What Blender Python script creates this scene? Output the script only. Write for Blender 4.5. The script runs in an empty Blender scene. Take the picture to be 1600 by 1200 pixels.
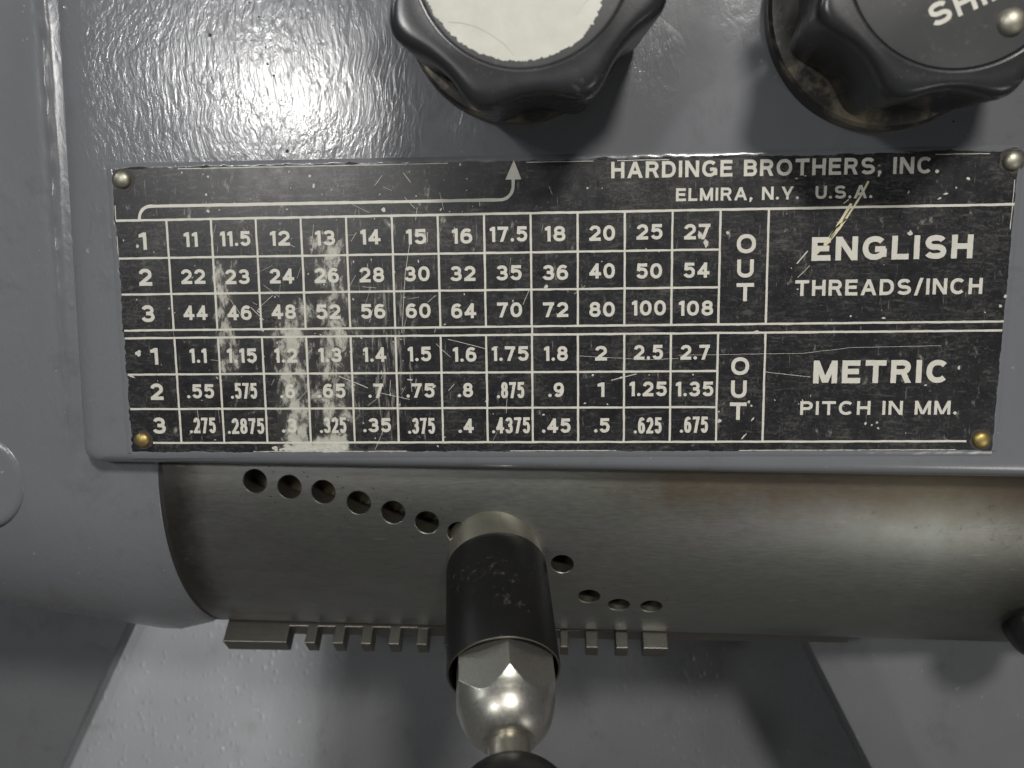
import bpy, bmesh, math, random
from mathutils import Vector, Matrix, noise
import numpy as np

MM = 0.001
random.seed(7)
scene = bpy.context.scene
COL = scene.collection

# ------------------------------------------------------------------ camera
F_PX, PW, PH = 1250.0, 1600.0, 1200.0
ROT = [(0.99815771, 0.01313358, 0.05923421),
       (-0.00527011, 0.99136809, -0.13100206),
       (-0.06044343, 0.13044855, 0.98961092)]          # plate axes (right, down, away) -> camera
EYE = Vector((103.396, -208.82, -16.52))                # millimetres, plate frame


def ray(px, py):
    c = ((px - PW / 2) / F_PX, (py - PH / 2) / F_PX, 1.0)
    d = [sum(ROT[i][j] * c[i] for i in range(3)) for j in range(3)]
    return Vector((d[0], d[2], -d[1]))


def at(px, py, y):
    d = ray(px, py)
    return EYE + d * ((y - EYE.y) / d.y)


cam_d = bpy.data.cameras.new('camera')
cam = bpy.data.objects.new('camera', cam_d)
COL.objects.link(cam)
ax = [Vector((r[0], r[2], -r[1])) for r in ROT]
m3 = Matrix((ax[0], -ax[1], -ax[2])).transposed()
cam.matrix_world = Matrix.Translation(EYE * MM) @ m3.to_4x4()
cam_d.sensor_width = 36.0
cam_d.lens = 36.0 * F_PX / PW
cam_d.clip_start = 0.005
cam_d.clip_end = 50
cam_d.dof.use_dof = True
cam_d.dof.focus_distance = 0.212
cam_d.dof.aperture_fstop = 15
scene.camera = cam

# ------------------------------------------------------------------ world, lamps, exposure
world = bpy.data.worlds.new('World')
scene.world = world
world.use_nodes = True
wb = world.node_tree.nodes['Background']
wb.inputs[0].default_value = (0.92, 0.96, 1.0, 1)
wb.inputs[1].default_value = 1.0
wt = world.node_tree
w_tc = wt.nodes.new('ShaderNodeTexCoord')
w_sp = wt.nodes.new('ShaderNodeSeparateXYZ')
w_rp = wt.nodes.new('ShaderNodeValToRGB')
w_mr = wt.nodes.new('ShaderNodeMapRange')
w_mr.inputs['From Min'].default_value = -1.0
wt.links.new(w_tc.outputs['Generated'], w_sp.inputs[0])
wt.links.new(w_sp.outputs['Z'], w_mr.inputs['Value'])
wt.links.new(w_mr.outputs[0], w_rp.inputs['Fac'])
for e_, (p_, c_) in zip([w_rp.color_ramp.elements.new(0.5) if i_ > 1 else w_rp.color_ramp.elements[i_] for i_ in range(4)],
                        [(0.0, (0.12, 0.118, 0.112, 1)), (0.30, (0.125, 0.122, 0.116, 1)), (0.47, (0.050, 0.051, 0.054, 1)), (1.0, (0.055, 0.058, 0.062, 1))]):
    e_.position = p_
    e_.color = c_
wt.links.new(w_rp.outputs['Color'], wb.inputs[0])
scene.view_settings.view_transform = 'Standard'
scene.view_settings.look = 'None'
scene.view_settings.exposure = 0.12
scene.view_settings.gamma = 1.0
scene.view_settings.use_curve_mapping = False


def lamp(name, px, py, dist, target, power, size, col, shape='DISK', size_y=None, spread=180):
    """area lamp whose mirror image in the front panel falls at photo pixel (px, py)"""
    p = at(px, py, dist)
    p = Vector((p.x, -p.y, p.z)) * MM
    l = bpy.data.lights.new(name, 'AREA')
    l.shape = shape
    l.size = size * MM
    if size_y: l.size_y = size_y * MM
    l.energy = power
    l.color = col
    l.spread = math.radians(spread)
    o = bpy.data.objects.new(name, l)
    COL.objects.link(o)
    o.location = p
    o.rotation_euler = (Vector(target) * MM - p).to_track_quat('-Z', 'Y').to_euler()
    return o


lamp('work_lamp', 440, 150, 700, (60, 0, -60), 1.05, 55, (1.0, 0.97, 0.92))
lamp('window_light', 405, 120, 760, (60, 0, -60), 0.80, 220, (0.95, 0.97, 1.0), 'DISK')
lamp('ceiling_light', 1180, -260, 800, (100, 0, -60), 6.4, 130, (1.0, 0.96, 0.90))


def side_lamp(name, loc, target, power, size, col, spread=180):
    l = bpy.data.lights.new(name, 'AREA')
    l.shape = 'DISK'
    l.size = size * MM
    l.energy = power
    l.color = col
    l.spread = math.radians(spread)
    o = bpy.data.objects.new(name, l)
    COL.objects.link(o)
    o.location = Vector(loc) * MM
    o.rotation_euler = (Vector(target) * MM - o.location).to_track_quat('-Z', 'Y').to_euler()


side_lamp('side_light', (-800, -260, 480), (40, 20, -80), 1.3, 80, (0.98, 0.99, 1.0))
side_lamp('low_fill', (600, -500, -430), (195, 20, -110), 0.040, 260, (1.0, 0.98, 0.92), 28)  # unseen fill, added to brighten the right part of the drum
sl = bpy.data.lights.new('machine_lamp', 'SPOT')
sl.energy = 72
sl.spot_size = math.radians(13)
sl.spot_blend = 0.55
sl.shadow_soft_size = 0.022
sl.color = (1.0, 0.99, 0.96)
so = bpy.data.objects.new('machine_lamp', sl)
COL.objects.link(so)
so.location = Vector((900, -151, -400)) * MM
so.rotation_euler = (Vector((-74, 115, -224)) * MM - so.location).to_track_quat('-Z', 'Y').to_euler()

# ------------------------------------------------------------------ materials
def new_mat(name):
    m = bpy.data.materials.new(name)
    m.use_nodes = True
    nt = m.node_tree
    return m, nt, nt.nodes['Principled BSDF']


def N(nt, kind, **kw):
    n = nt.nodes.new(kind)
    for k, v in kw.items():
        if k in n.inputs: n.inputs[k].default_value = v
        else: setattr(n, k, v)
    return n


def L(nt, a, b): nt.links.new(a, b)


def coords(nt, scale=(1, 1, 1), rot=(0, 0, 0)):
    tc = N(nt, 'ShaderNodeTexCoord')
    mp = N(nt, 'ShaderNodeMapping')
    mp.inputs['Scale'].default_value = scale
    mp.inputs['Rotation'].default_value = rot
    L(nt, tc.outputs['Object'], mp.inputs['Vector'])
    return mp.outputs['Vector']


def tex_noise(nt, vec, scale, detail=4, rough=0.5, dist=0.0):
    n = N(nt, 'ShaderNodeTexNoise')
    n.inputs['Scale'].default_value = scale
    n.inputs['Detail'].default_value = detail
    n.inputs['Roughness'].default_value = rough
    n.inputs['Distortion'].default_value = dist
    L(nt, vec, n.inputs['Vector'])
    return n.outputs['Fac']


def ramp(nt, fac, stops):
    r = N(nt, 'ShaderNodeValToRGB')
    els = r.color_ramp.elements
    while len(els) < len(stops): els.new(0.5)
    for e, (p, c) in zip(els, stops):
        e.position = p
        e.color = c if len(c) == 4 else (*c, 1)
    L(nt, fac, r.inputs['Fac'])
    return r.outputs['Color']


def math_n(nt, op, a, b=None, clamp=False):
    n = N(nt, 'ShaderNodeMath', operation=op, use_clamp=clamp)
    for i, v in enumerate((a, b)):
        if v is None: continue
        if isinstance(v, (int, float)): n.inputs[i].default_value = v
        else: L(nt, v, n.inputs[i])
    return n.outputs[0]


def mix(nt, fac, a, b):
    n = N(nt, 'ShaderNodeMix', data_type='RGBA')
    for sock, v in ((n.inputs['Factor'], fac), (n.inputs['A'], a), (n.inputs['B'], b)):
        if isinstance(v, (int, float)): sock.default_value = v
        elif isinstance(v, tuple): sock.default_value = v if len(v) == 4 else (*v, 1)
        else: L(nt, v, sock)
    return n.outputs['Result']


def bump(nt, h, strength, dist, normal=None):
    b = N(nt, 'ShaderNodeBump')
    b.inputs['Strength'].default_value = strength
    b.inputs['Distance'].default_value = dist
    L(nt, h, b.inputs['Height'])
    if normal is not None: L(nt, normal, b.inputs['Normal'])
    return b.outputs['Normal']


def G(v): return (v, v, v, 1)


def paint_mat(name, col, rough, ripple, ripple_scale, speck=0.0, streak=(1.0, 1.0, 0.45), dirt=0.3, fade=None):
    m, nt, bs = new_mat(name)
    v = coords(nt, streak)
    v1 = coords(nt)
    big = tex_noise(nt, v1, 22, 5, 0.6)
    fine = tex_noise(nt, v1, 900, 3, 0.6)
    c1 = tuple(c * 0.88 for c in col)
    c2 = tuple(c * 1.10 for c in col)
    base = mix(nt, big, c1, c2)
    base = mix(nt, math_n(nt, 'MULTIPLY', fine, dirt), base, tuple(c * 0.75 for c in col))
    grime = ramp(nt, tex_noise(nt, v1, 48, 6, 0.7, 0.5), [(0.56, G(0)), (0.74, G(0.38))])
    base = mix(nt, grime, base, (0.060, 0.058, 0.052))
    fleck = ramp(nt, tex_noise(nt, v1, 420, 2, 0.5), [(0.735, G(0)), (0.76, G(0.5))])
    base = mix(nt, fleck, base, (0.30, 0.30, 0.30))
    L(nt, base, bs.inputs['Base Color'])
    rr = ramp(nt, tex_noise(nt, v1, 60, 4, 0.6), [(0.3, G(rough * 0.8)), (0.75, G(rough * 1.35))])
    L(nt, rr, bs.inputs['Roughness'])
    bs.inputs['Specular IOR Level'].default_value = 0.5
    if fade:                                              # brush strokes wander in direction
        wv = N(nt, 'ShaderNodeTexNoise')
        wv.inputs['Scale'].default_value = 26
        wv.inputs['Detail'].default_value = 2
        L(nt, v1, wv.inputs['Vector'])
        sc = N(nt, 'ShaderNodeVectorMath', operation='SCALE')
        sc.inputs['Scale'].default_value = 0.016
        L(nt, wv.outputs['Color'], sc.inputs[0])
        ad = N(nt, 'ShaderNodeVectorMath', operation='ADD')
        L(nt, v, ad.inputs[0]); L(nt, sc.outputs[0], ad.inputs[1])
        v = ad.outputs[0]
    h1 = tex_noise(nt, v, ripple_scale, 3.0, 0.55, 0.7)
    if fade:
        h1 = math_n(nt, 'ADD', math_n(nt, 'MULTIPLY', h1, 0.75), math_n(nt, 'MULTIPLY', tex_noise(nt, v, ripple_scale * 0.42, 2, 0.5, 1.2), 0.6))
    patch = ramp(nt, tex_noise(nt, v1, 14, 3), [(0.35, G(0.45)), (0.62, G(1.0))])
    h1 = math_n(nt, 'MULTIPLY', h1, patch)
    if fade:                                             # brushed-on thick coat at one end, thin smooth coat elsewhere
        sp = N(nt, 'ShaderNodeSeparateXYZ')
        L(nt, v1, sp.inputs[0])
        wob = math_n(nt, 'MULTIPLY', math_n(nt, 'SUBTRACT', tex_noise(nt, v1, 30, 3), 0.5), 0.03)
        xx = math_n(nt, 'ADD', sp.outputs['X'], wob)
        k = math_n(nt, 'DIVIDE', math_n(nt, 'SUBTRACT', fade[1], xx), fade[1] - fade[0], True)
        for bx, bz, rx_, rz_, amt in [(126, 35, 9, 13, 1.0), (118, 25, 8, 8, 0.5), (197, 17, 26, 5, 0.9), (150, 48, 10, 14, 0.35), (84, 24, 6, 9, 0.5)]:
            dx = math_n(nt, 'DIVIDE', math_n(nt, 'SUBTRACT', xx, bx * MM), rx_ * MM)
            dz = math_n(nt, 'DIVIDE', math_n(nt, 'SUBTRACT', sp.outputs['Z'], bz * MM), rz_ * MM)
            q = math_n(nt, 'SUBTRACT', 1.0, math_n(nt, 'ADD', math_n(nt, 'MULTIPLY', dx, dx), math_n(nt, 'MULTIPLY', dz, dz)), True)
            k = math_n(nt, 'MAXIMUM', k, math_n(nt, 'MULTIPLY', q, amt))
        h1 = math_n(nt, 'MULTIPLY', h1, math_n(nt, 'ADD', math_n(nt, 'MULTIPLY', k, 0.88), 0.12))
    nrm = bump(nt, h1, 1.0, ripple)
    h2 = tex_noise(nt, v1, 2600, 2, 0.5)
    nrm = bump(nt, h2, 0.25, 0.00003, nrm)
    if speck > 0:
        vo = N(nt, 'ShaderNodeTexVoronoi')
        vo.inputs['Scale'].default_value = 330
        L(nt, coords(nt, (1, 1, 0.55), (0, 0.5, 0)), vo.inputs['Vector'])
        s = ramp(nt, vo.outputs['Distance'], [(0.0, G(1)), (0.34, G(0))])
        keep = ramp(nt, math_n(nt, 'ADD', tex_noise(nt, v1, 45, 2), math_n(nt, 'MULTIPLY', tex_noise(nt, v1, 330, 1), 0.5)), [(0.64, G(0)), (0.80, G(1))])
        nrm = bump(nt, math_n(nt, 'MULTIPLY', s, keep), 1.0, speck, nrm)
    L(nt, nrm, bs.inputs['Normal'])
    return m


GREY = (0.146, 0.152, 0.165)
M = {}
M['panel'] = paint_mat('glossy_grey_paint', GREY, 0.17, 0.00019, 700, fade=(0.045, 0.075), streak=(1.0, 1.0, 0.40))
M['casting'] = paint_mat('smooth_grey_paint', GREY, 0.24, 0.00016, 340, 0.00006)
M['apron'] = paint_mat('flat_grey_paint', (0.140, 0.145, 0.152), 0.42, 0.00008, 420)
M['bed'] = paint_mat('textured_grey_paint', (0.145, 0.150, 0.158), 0.36, 0.00014, 520, 0.00020)


def steel_mat(name, col, rough, stretch, stain=0.5, bump_d=0.00001, drum_marks_shade=False):
    m, nt, bs = new_mat(name)
    v1 = coords(nt)
    v = coords(nt, stretch)
    br = tex_noise(nt, v, 1800, 4, 0.65)
    big = tex_noise(nt, v1, 30, 5, 0.65, 0.4)
    med = tex_noise(nt, coords(nt, (0.35, 1, 1)), 160, 5, 0.7)
    c = mix(nt, ramp(nt, big, [(0.35, G(0)), (0.7, G(stain))]), col, (col[0] * 0.62, col[1] * 0.57, col[2] * 0.48))
    c = mix(nt, ramp(nt, med, [(0.45, G(0)), (0.75, G(0.45))]), c, tuple(x * 0.55 for x in col))
    tint = tex_noise(nt, coords(nt, (0.6, 1, 1)), 19, 4, 0.6)
    c = mix(nt, ramp(nt, tint, [(0.42, G(0.35)), (0.55, G(0))]), c, (col[0] * 0.80, col[1] * 0.95, col[2] * 0.80))
    blot = tex_noise(nt, v1, 420, 5, 0.75)
    c = mix(nt, ramp(nt, blot, [(0.60, G(0)), (0.72, G(0.4))]), c, tuple(x * 0.45 for x in col))
    c = mix(nt, ramp(nt, br, [(0.3, G(0)), (0.8, G(0.4))]), c, tuple(min(1, x * 1.35) for x in col))
    if drum_marks_shade:
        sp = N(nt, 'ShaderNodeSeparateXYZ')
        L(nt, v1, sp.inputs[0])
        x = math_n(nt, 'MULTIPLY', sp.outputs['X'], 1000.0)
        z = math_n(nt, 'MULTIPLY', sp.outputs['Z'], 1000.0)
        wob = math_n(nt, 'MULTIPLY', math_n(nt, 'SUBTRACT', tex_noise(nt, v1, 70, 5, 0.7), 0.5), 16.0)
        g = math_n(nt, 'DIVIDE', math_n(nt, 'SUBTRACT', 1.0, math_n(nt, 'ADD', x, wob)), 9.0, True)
        c = mix(nt, math_n(nt, 'MULTIPLY', g, 0.75), c, (0.030, 0.026, 0.018))  # shade beside the end casting, put into the drum's colour
        a = math_n(nt, 'DIVIDE', math_n(nt, 'ADD', math_n(nt, 'ADD', z, 86.0), math_n(nt, 'MULTIPLY', wob, 0.8)), 10.0, True)
        b = math_n(nt, 'DIVIDE', math_n(nt, 'SUBTRACT', math_n(nt, 'ADD', x, math_n(nt, 'MULTIPLY', wob, 2.0)), 105.0), 30.0, True)
        c = mix(nt, math_n(nt, 'MULTIPLY', math_n(nt, 'MULTIPLY', a, b), 0.6), c, (0.115, 0.075, 0.035))
        e = math_n(nt, 'DIVIDE', math_n(nt, 'SUBTRACT', math_n(nt, 'ADD', x, math_n(nt, 'MULTIPLY', wob, 1.2)), 205.0), 40.0, True)
        c = mix(nt, math_n(nt, 'MULTIPLY', e, 0.8), c, (0.035, 0.032, 0.026))  # right end falls off into shade, also put into the colour
        for rot, thr in ((0.6, 0.735), (-0.9, 0.745)):
            sn = tex_noise(nt, coords(nt, (0.06, 1, 1), (0, rot, 0)), 1300, 2, 0.5)
            c = mix(nt, ramp(nt, sn, [(thr, G(0)), (thr + 0.04, G(0.5))]), c, (0.42, 0.41, 0.37))
    L(nt, c, bs.inputs['Base Color'])
    bs.inputs['Metallic'].default_value = 0.92
    rr = math_n(nt, 'ADD', math_n(nt, 'MULTIPLY', br, 0.14), rough - 0.07)
    rr = math_n(nt, 'ADD', rr, math_n(nt, 'MULTIPLY', big, 0.18))
    rr = math_n(nt, 'ADD', rr, ramp(nt, blot, [(0.58, G(0)), (0.75, G(0.14))]))
    L(nt, rr, bs.inputs['Roughness'])
    L(nt, bump(nt, br, 0.5, bump_d), bs.inputs['Normal'])
    return m


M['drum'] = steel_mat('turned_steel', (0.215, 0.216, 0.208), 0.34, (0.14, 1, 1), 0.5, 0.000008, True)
M['bore'] = steel_mat('grimy_bore', (0.13, 0.12, 0.10), 0.45, (1, 1, 1), 0.8)
M['comb'] = steel_mat('oily_steel', (0.145, 0.142, 0.130), 0.34, (1, 1, 1), 1.0, 0.00003)
M['bright'] = steel_mat('polished_steel', (0.46, 0.44, 0.38), 0.28, (1, 1, 1), 0.7, 0.000003)
M['nut'] = steel_mat('worn_steel', (0.45, 0.445, 0.42), 0.25, (1, 1, 0.5), 0.7, 0.000003)
M['rivet'] = steel_mat('dull_nickel', (0.42, 0.40, 0.34), 0.42, (1, 1, 1), 0.7)
M['brass'] = steel_mat('worn_brass', (0.46, 0.34, 0.14), 0.38, (1, 1, 1), 0.8)


def black_mat(name, col, rough, scuff=0.25, scale=420, spec=0.5):
    m, nt, bs = new_mat(name)
    bs.inputs['Specular IOR Level'].default_value = spec
    v1 = coords(nt)
    sc = ramp(nt, math_n(nt, 'ADD', tex_noise(nt, v1, scale, 6, 0.7), math_n(nt, 'MULTIPLY', math_n(nt, 'SUBTRACT', tex_noise(nt, v1, 75, 3, 0.6), 0.5), 0.55)), [(0.60, G(0)), (0.74, G(scuff))])
    bigd = tex_noise(nt, v1, 50, 4, 0.6)
    c = mix(nt, bigd, tuple(x * 0.8 for x in col), tuple(x * 1.6 for x in col))
    c = mix(nt, sc, c, (0.22, 0.21, 0.19, 1))
    L(nt, c, bs.inputs['Base Color'])
    L(nt, math_n(nt, 'ADD', math_n(nt, 'MULTIPLY', bigd, 0.25), rough - 0.1), bs.inputs['Roughness'])
    L(nt, bump(nt, tex_noise(nt, v1, 1500, 3, 0.6), 0.3, 0.00003), bs.inputs['Normal'])
    return m


M['sleeve'] = black_mat('blackened_steel', (0.006, 0.006, 0.006), 0.38, 0.26, 520, 0.3)
M['bakelite'] = black_mat('black_bakelite', (0.017, 0.018, 0.020), 0.24, 0.25, 1000)
M['grip'] = black_mat('black_plastic', (0.010, 0.010, 0.010), 0.33, 0.1, 700, 0.35)
M['disc_dark'] = black_mat('dark_face', (0.048, 0.049, 0.051), 0.42, 0.30, 900)


def plain_mat(name, col, rough, var=0.25, scale=300, metal=0.0):
    m, nt, bs = new_mat(name)
    v1 = coords(nt)
    n = tex_noise(nt, v1, scale, 5, 0.7)
    c = mix(nt, n, tuple(x * (1 - var) for x in col), tuple(min(1, x * (1 + var * 0.6)) for x in col))
    L(nt, c, bs.inputs['Base Color'])
    bs.inputs['Roughness'].default_value = rough
    bs.inputs['Metallic'].default_value = metal
    return m


M['letter'] = plain_mat('etched_cream', (0.56, 0.55, 0.49), 0.45, 0.22, 420)
M['chip'] = plain_mat('bare_metal_chip', (0.52, 0.51, 0.46), 0.45, 0.4, 900)
M['scratch_warm'] = plain_mat('fresh_scratch', (0.62, 0.58, 0.40), 0.4, 0.3, 900)
M['white_disc'] = plain_mat('worn_white_paint', (0.55, 0.55, 0.49), 0.42, 0.26, 130)
M['grime'] = plain_mat('oily_grime', (0.035, 0.031, 0.024), 0.6, 0.5, 900)
M['gap'] = plain_mat('dark_gap', (0.012, 0.012, 0.012), 0.7)


def plate_mat():
    m, nt, bs = new_mat('black_etched_plate')
    tc = N(nt, 'ShaderNodeTexCoord')
    sp = N(nt, 'ShaderNodeSeparateXYZ')
    L(nt, tc.outputs['Object'], sp.inputs[0])
    x = math_n(nt, 'MULTIPLY', sp.outputs['X'], 1000.0)
    z = math_n(nt, 'MULTIPLY', sp.outputs['Z'], 1000.0)
    v1 = coords(nt)
    wob = math_n(nt, 'MULTIPLY', math_n(nt, 'SUBTRACT', tex_noise(nt, v1, 120, 4, 0.7), 0.5), 9.0)
    xw = math_n(nt, 'ADD', x, wob)
    zw = math_n(nt, 'ADD', z, wob)

    def band(c, half, soft, ztop, zbot, zs=4.0):
        d = math_n(nt, 'ABSOLUTE', math_n(nt, 'SUBTRACT', xw, c))
        a = math_n(nt, 'DIVIDE', math_n(nt, 'SUBTRACT', half + soft, d), soft, True)
        t = math_n(nt, 'DIVIDE', math_n(nt, 'SUBTRACT', ztop, zw), zs, True)
        b = math_n(nt, 'DIVIDE', math_n(nt, 'SUBTRACT', zw, zbot), zs, True)
        return math_n(nt, 'MULTIPLY', a, math_n(nt, 'MULTIPLY', t, b))

    blotch = math_n(nt, 'ADD', math_n(nt, 'MULTIPLY', tex_noise(nt, coords(nt, (1, 1, 0.55)), 270, 5, 0.68, 0.5), 0.78), math_n(nt, 'MULTIPLY', tex_noise(nt, coords(nt, (1, 1, 0.5)), 1300, 4, 0.7, 0.5), 0.22))
    worn = None
    for c, half, soft, zt, zb, amt in [(32.5, 1.6, 5.5, -20, -66, 0.74), (43.0, 2.2, 6.0, -2, -58, 0.60), (38, 7, 3, -55.5, -66, 1.25),
                                       (34.0, 1.2, 2.5, -52, -66, 1.15), (14.5, 1.5, 3.5, -10, -44, 0.55),
                                       (68, 1.8, 3.0, 0, -11, 0.4), (101, 2, 4, -1, -10, 0.35), (69, 4, 9, 13, -3, 0.15), (20, 6, 10, 13, -1, 0.12)]:
        b = math_n(nt, 'MULTIPLY', band(c, half, soft, zt, zb), amt)
        worn = b if worn is None else math_n(nt, 'MAXIMUM', worn, b)
    fac = math_n(nt, 'ADD', blotch, math_n(nt, 'MULTIPLY', worn, 0.26))
    f1 = ramp(nt, fac, [(0.60, G(0)), (0.65, G(0.24)), (0.69, G(0.62)), (0.75, G(1))])
    # vertical rubbing streaks
    vs = coords(nt, (1, 1, 0.11), (0, 0.10, 0))
    st = tex_noise(nt, vs, 1100, 4, 0.7)
    sband = math_n(nt, 'MAXIMUM', math_n(nt, 'MULTIPLY', band(58, 3, 5, -14, -60), 0.75), math_n(nt, 'MULTIPLY', band(52, 14, 14, 2, -62), 0.25))
    f2 = ramp(nt, math_n(nt, 'ADD', st, math_n(nt, 'MULTIPLY', sband, 0.16)), [(0.62, G(0)), (0.76, G(0.55))])
    # fine handling marks everywhere
    hm = math_n(nt, 'MAXIMUM', tex_noise(nt, coords(nt, (0.22, 1, 1), (0, 0.08, 0)), 1100, 5, 0.75, 0.5), tex_noise(nt, v1, 1200, 5, 0.8, 0.6))
    area = tex_noise(nt, v1, 70, 4, 0.6)
    f3 = ramp(nt, math_n(nt, 'ADD', hm, math_n(nt, 'MULTIPLY', area, 0.35)), [(0.70, G(0)), (0.95, G(0.22))])
    dots = tex_noise(nt, v1, 520, 2, 0.5)
    f4 = ramp(nt, dots, [(0.785, G(0)), (0.805, G(0.7))])
    f = math_n(nt, 'MAXIMUM', math_n(nt, 'MAXIMUM', f1, f2), math_n(nt, 'MAXIMUM', f3, f4))
    haze_n = tex_noise(nt, coords(nt, (1, 1, 0.4)), 130, 4, 0.6, 0.6)
    f0 = math_n(nt, 'MULTIPLY', math_n(nt, 'MULTIPLY', worn, haze_n), 0.22)  # soft grey sheen over the worn areas, put into the colour
    f = math_n(nt, 'MAXIMUM', f, f0)
    dark = mix(nt, area, (0.006, 0.006, 0.008), (0.014, 0.014, 0.017))
    pale = mix(nt, tex_noise(nt, v1, 700, 3), (0.28, 0.28, 0.25), (0.54, 0.53, 0.46))
    L(nt, mix(nt, f, dark, pale), bs.inputs['Base Color'])
    L(nt, ramp(nt, tex_noise(nt, v1, 240, 5, 0.7), [(0.3, G(0.26)), (0.7, G(0.40))]), bs.inputs['Roughness'])
    L(nt, bump(nt, math_n(nt, 'ADD', hm, math_n(nt, 'MULTIPLY', f, -1.0)), 0.35, 0.00005), bs.inputs['Normal'])
    return m


M['plate'] = plate_mat()

# ------------------------------------------------------------------ mesh helpers (millimetres)
def mesh_obj(name, verts, faces, mat, parent=None, smooth=False, sharp=None):
    me = bpy.data.meshes.new(name)
    me.from_pydata([(v[0] * MM, v[1] * MM, v[2] * MM) for v in verts], [], faces)
    me.update()
    bm = bmesh.new()
    bm.from_mesh(me)
    bmesh.ops.recalc_face_normals(bm, faces=bm.faces)
    bm.to_mesh(me)
    bm.free()
    if smooth:
        for p in me.polygons: p.use_smooth = True
        if sharp: me.set_sharp_from_angle(angle=math.radians(sharp))
    me.materials.append(M[mat] if isinstance(mat, str) else mat)
    o = bpy.data.objects.new(name, me)
    COL.objects.link(o)
    if parent is not None: o.parent = parent
    return o


def thing(name, label, cat, group=None, loc=(0, 0, 0)):
    o = bpy.data.objects.new(name, None)
    o.empty_display_size = 0.01
    COL.objects.link(o)
    o.location = Vector(loc) * MM
    o['label'] = label
    o['category'] = cat
    if group: o['group'] = group
    return o


class MB:
    def __init__(s): s.v, s.f = [], []

    def add(s, vs, fs):
        b = len(s.v)
        s.v += [tuple(v) for v in vs]
        s.f += [tuple(i + b for i in f) for f in fs]

    def box(s, x0, x1, y0, y1, z0, z1):
        s.add([(x0, y0, z0), (x1, y0, z0), (x1, y1, z0), (x0, y1, z0), (x0, y0, z1), (x1, y0, z1), (x1, y1, z1), (x0, y1, z1)],
              [(0, 3, 2, 1), (4, 5, 6, 7), (0, 1, 5, 4), (1, 2, 6, 5), (2, 3, 7, 6), (3, 0, 4, 7)])

    def slab(s, pts, y0, y1):
        """flat outline (x, z) between y0 (front) and y1"""
        n = len(pts)
        s.add([(p[0], y0, p[1]) for p in pts] + [(p[0], y1, p[1]) for p in pts],
              [tuple(range(n)), tuple(range(2 * n - 1, n - 1, -1))] + [(i, i + n, (i + 1) % n + n, (i + 1) % n) for i in range(n)])

    def rings(s, rings, cap0=True, cap1=True):
        n = len(rings[0])
        vs = [p for r in rings for p in r]
        fs = []
        for i in range(len(rings) - 1):
            for j in range(n):
                a, b = i * n + j, i * n + (j + 1) % n
                fs.append((a, b, b + n, a + n))
        if cap0: fs.append(tuple(range(n - 1, -1, -1)))
        if cap1: fs.append(tuple(range((len(rings) - 1) * n, len(rings) * n)))
        s.add(vs, fs)

    def build(s, name, mat, parent=None, smooth=False, sharp=None):
        return mesh_obj(name, s.v, s.f, mat, parent, smooth, sharp)


def frame_of(axis):
    a = Vector(axis).normalized()
    up = Vector((0, 0, 1)) if abs(a.z) < 0.95 else Vector((0, 1, 0))
    u = (up - a * up.dot(a)).normalized()      # "up" of the disc
    r = a.cross(u)
    return a, r, u


def lathe_rings(p0, axis, prof, n=64, rad=None):
    """prof: list of (s, r); rad(theta, s, r) may modify r"""
    a, r_, u = frame_of(axis)
    p0 = Vector(p0)
    out = []
    for s, r in prof:
        ring = []
        for i in range(n):
            t = 2 * math.pi * i / n
            rr = rad(t, s, r) if rad else r
            ring.append(p0 + a * s + r_ * (rr * math.cos(t)) + u * (rr * math.sin(t)))
        out.append(ring)
    return out


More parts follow.
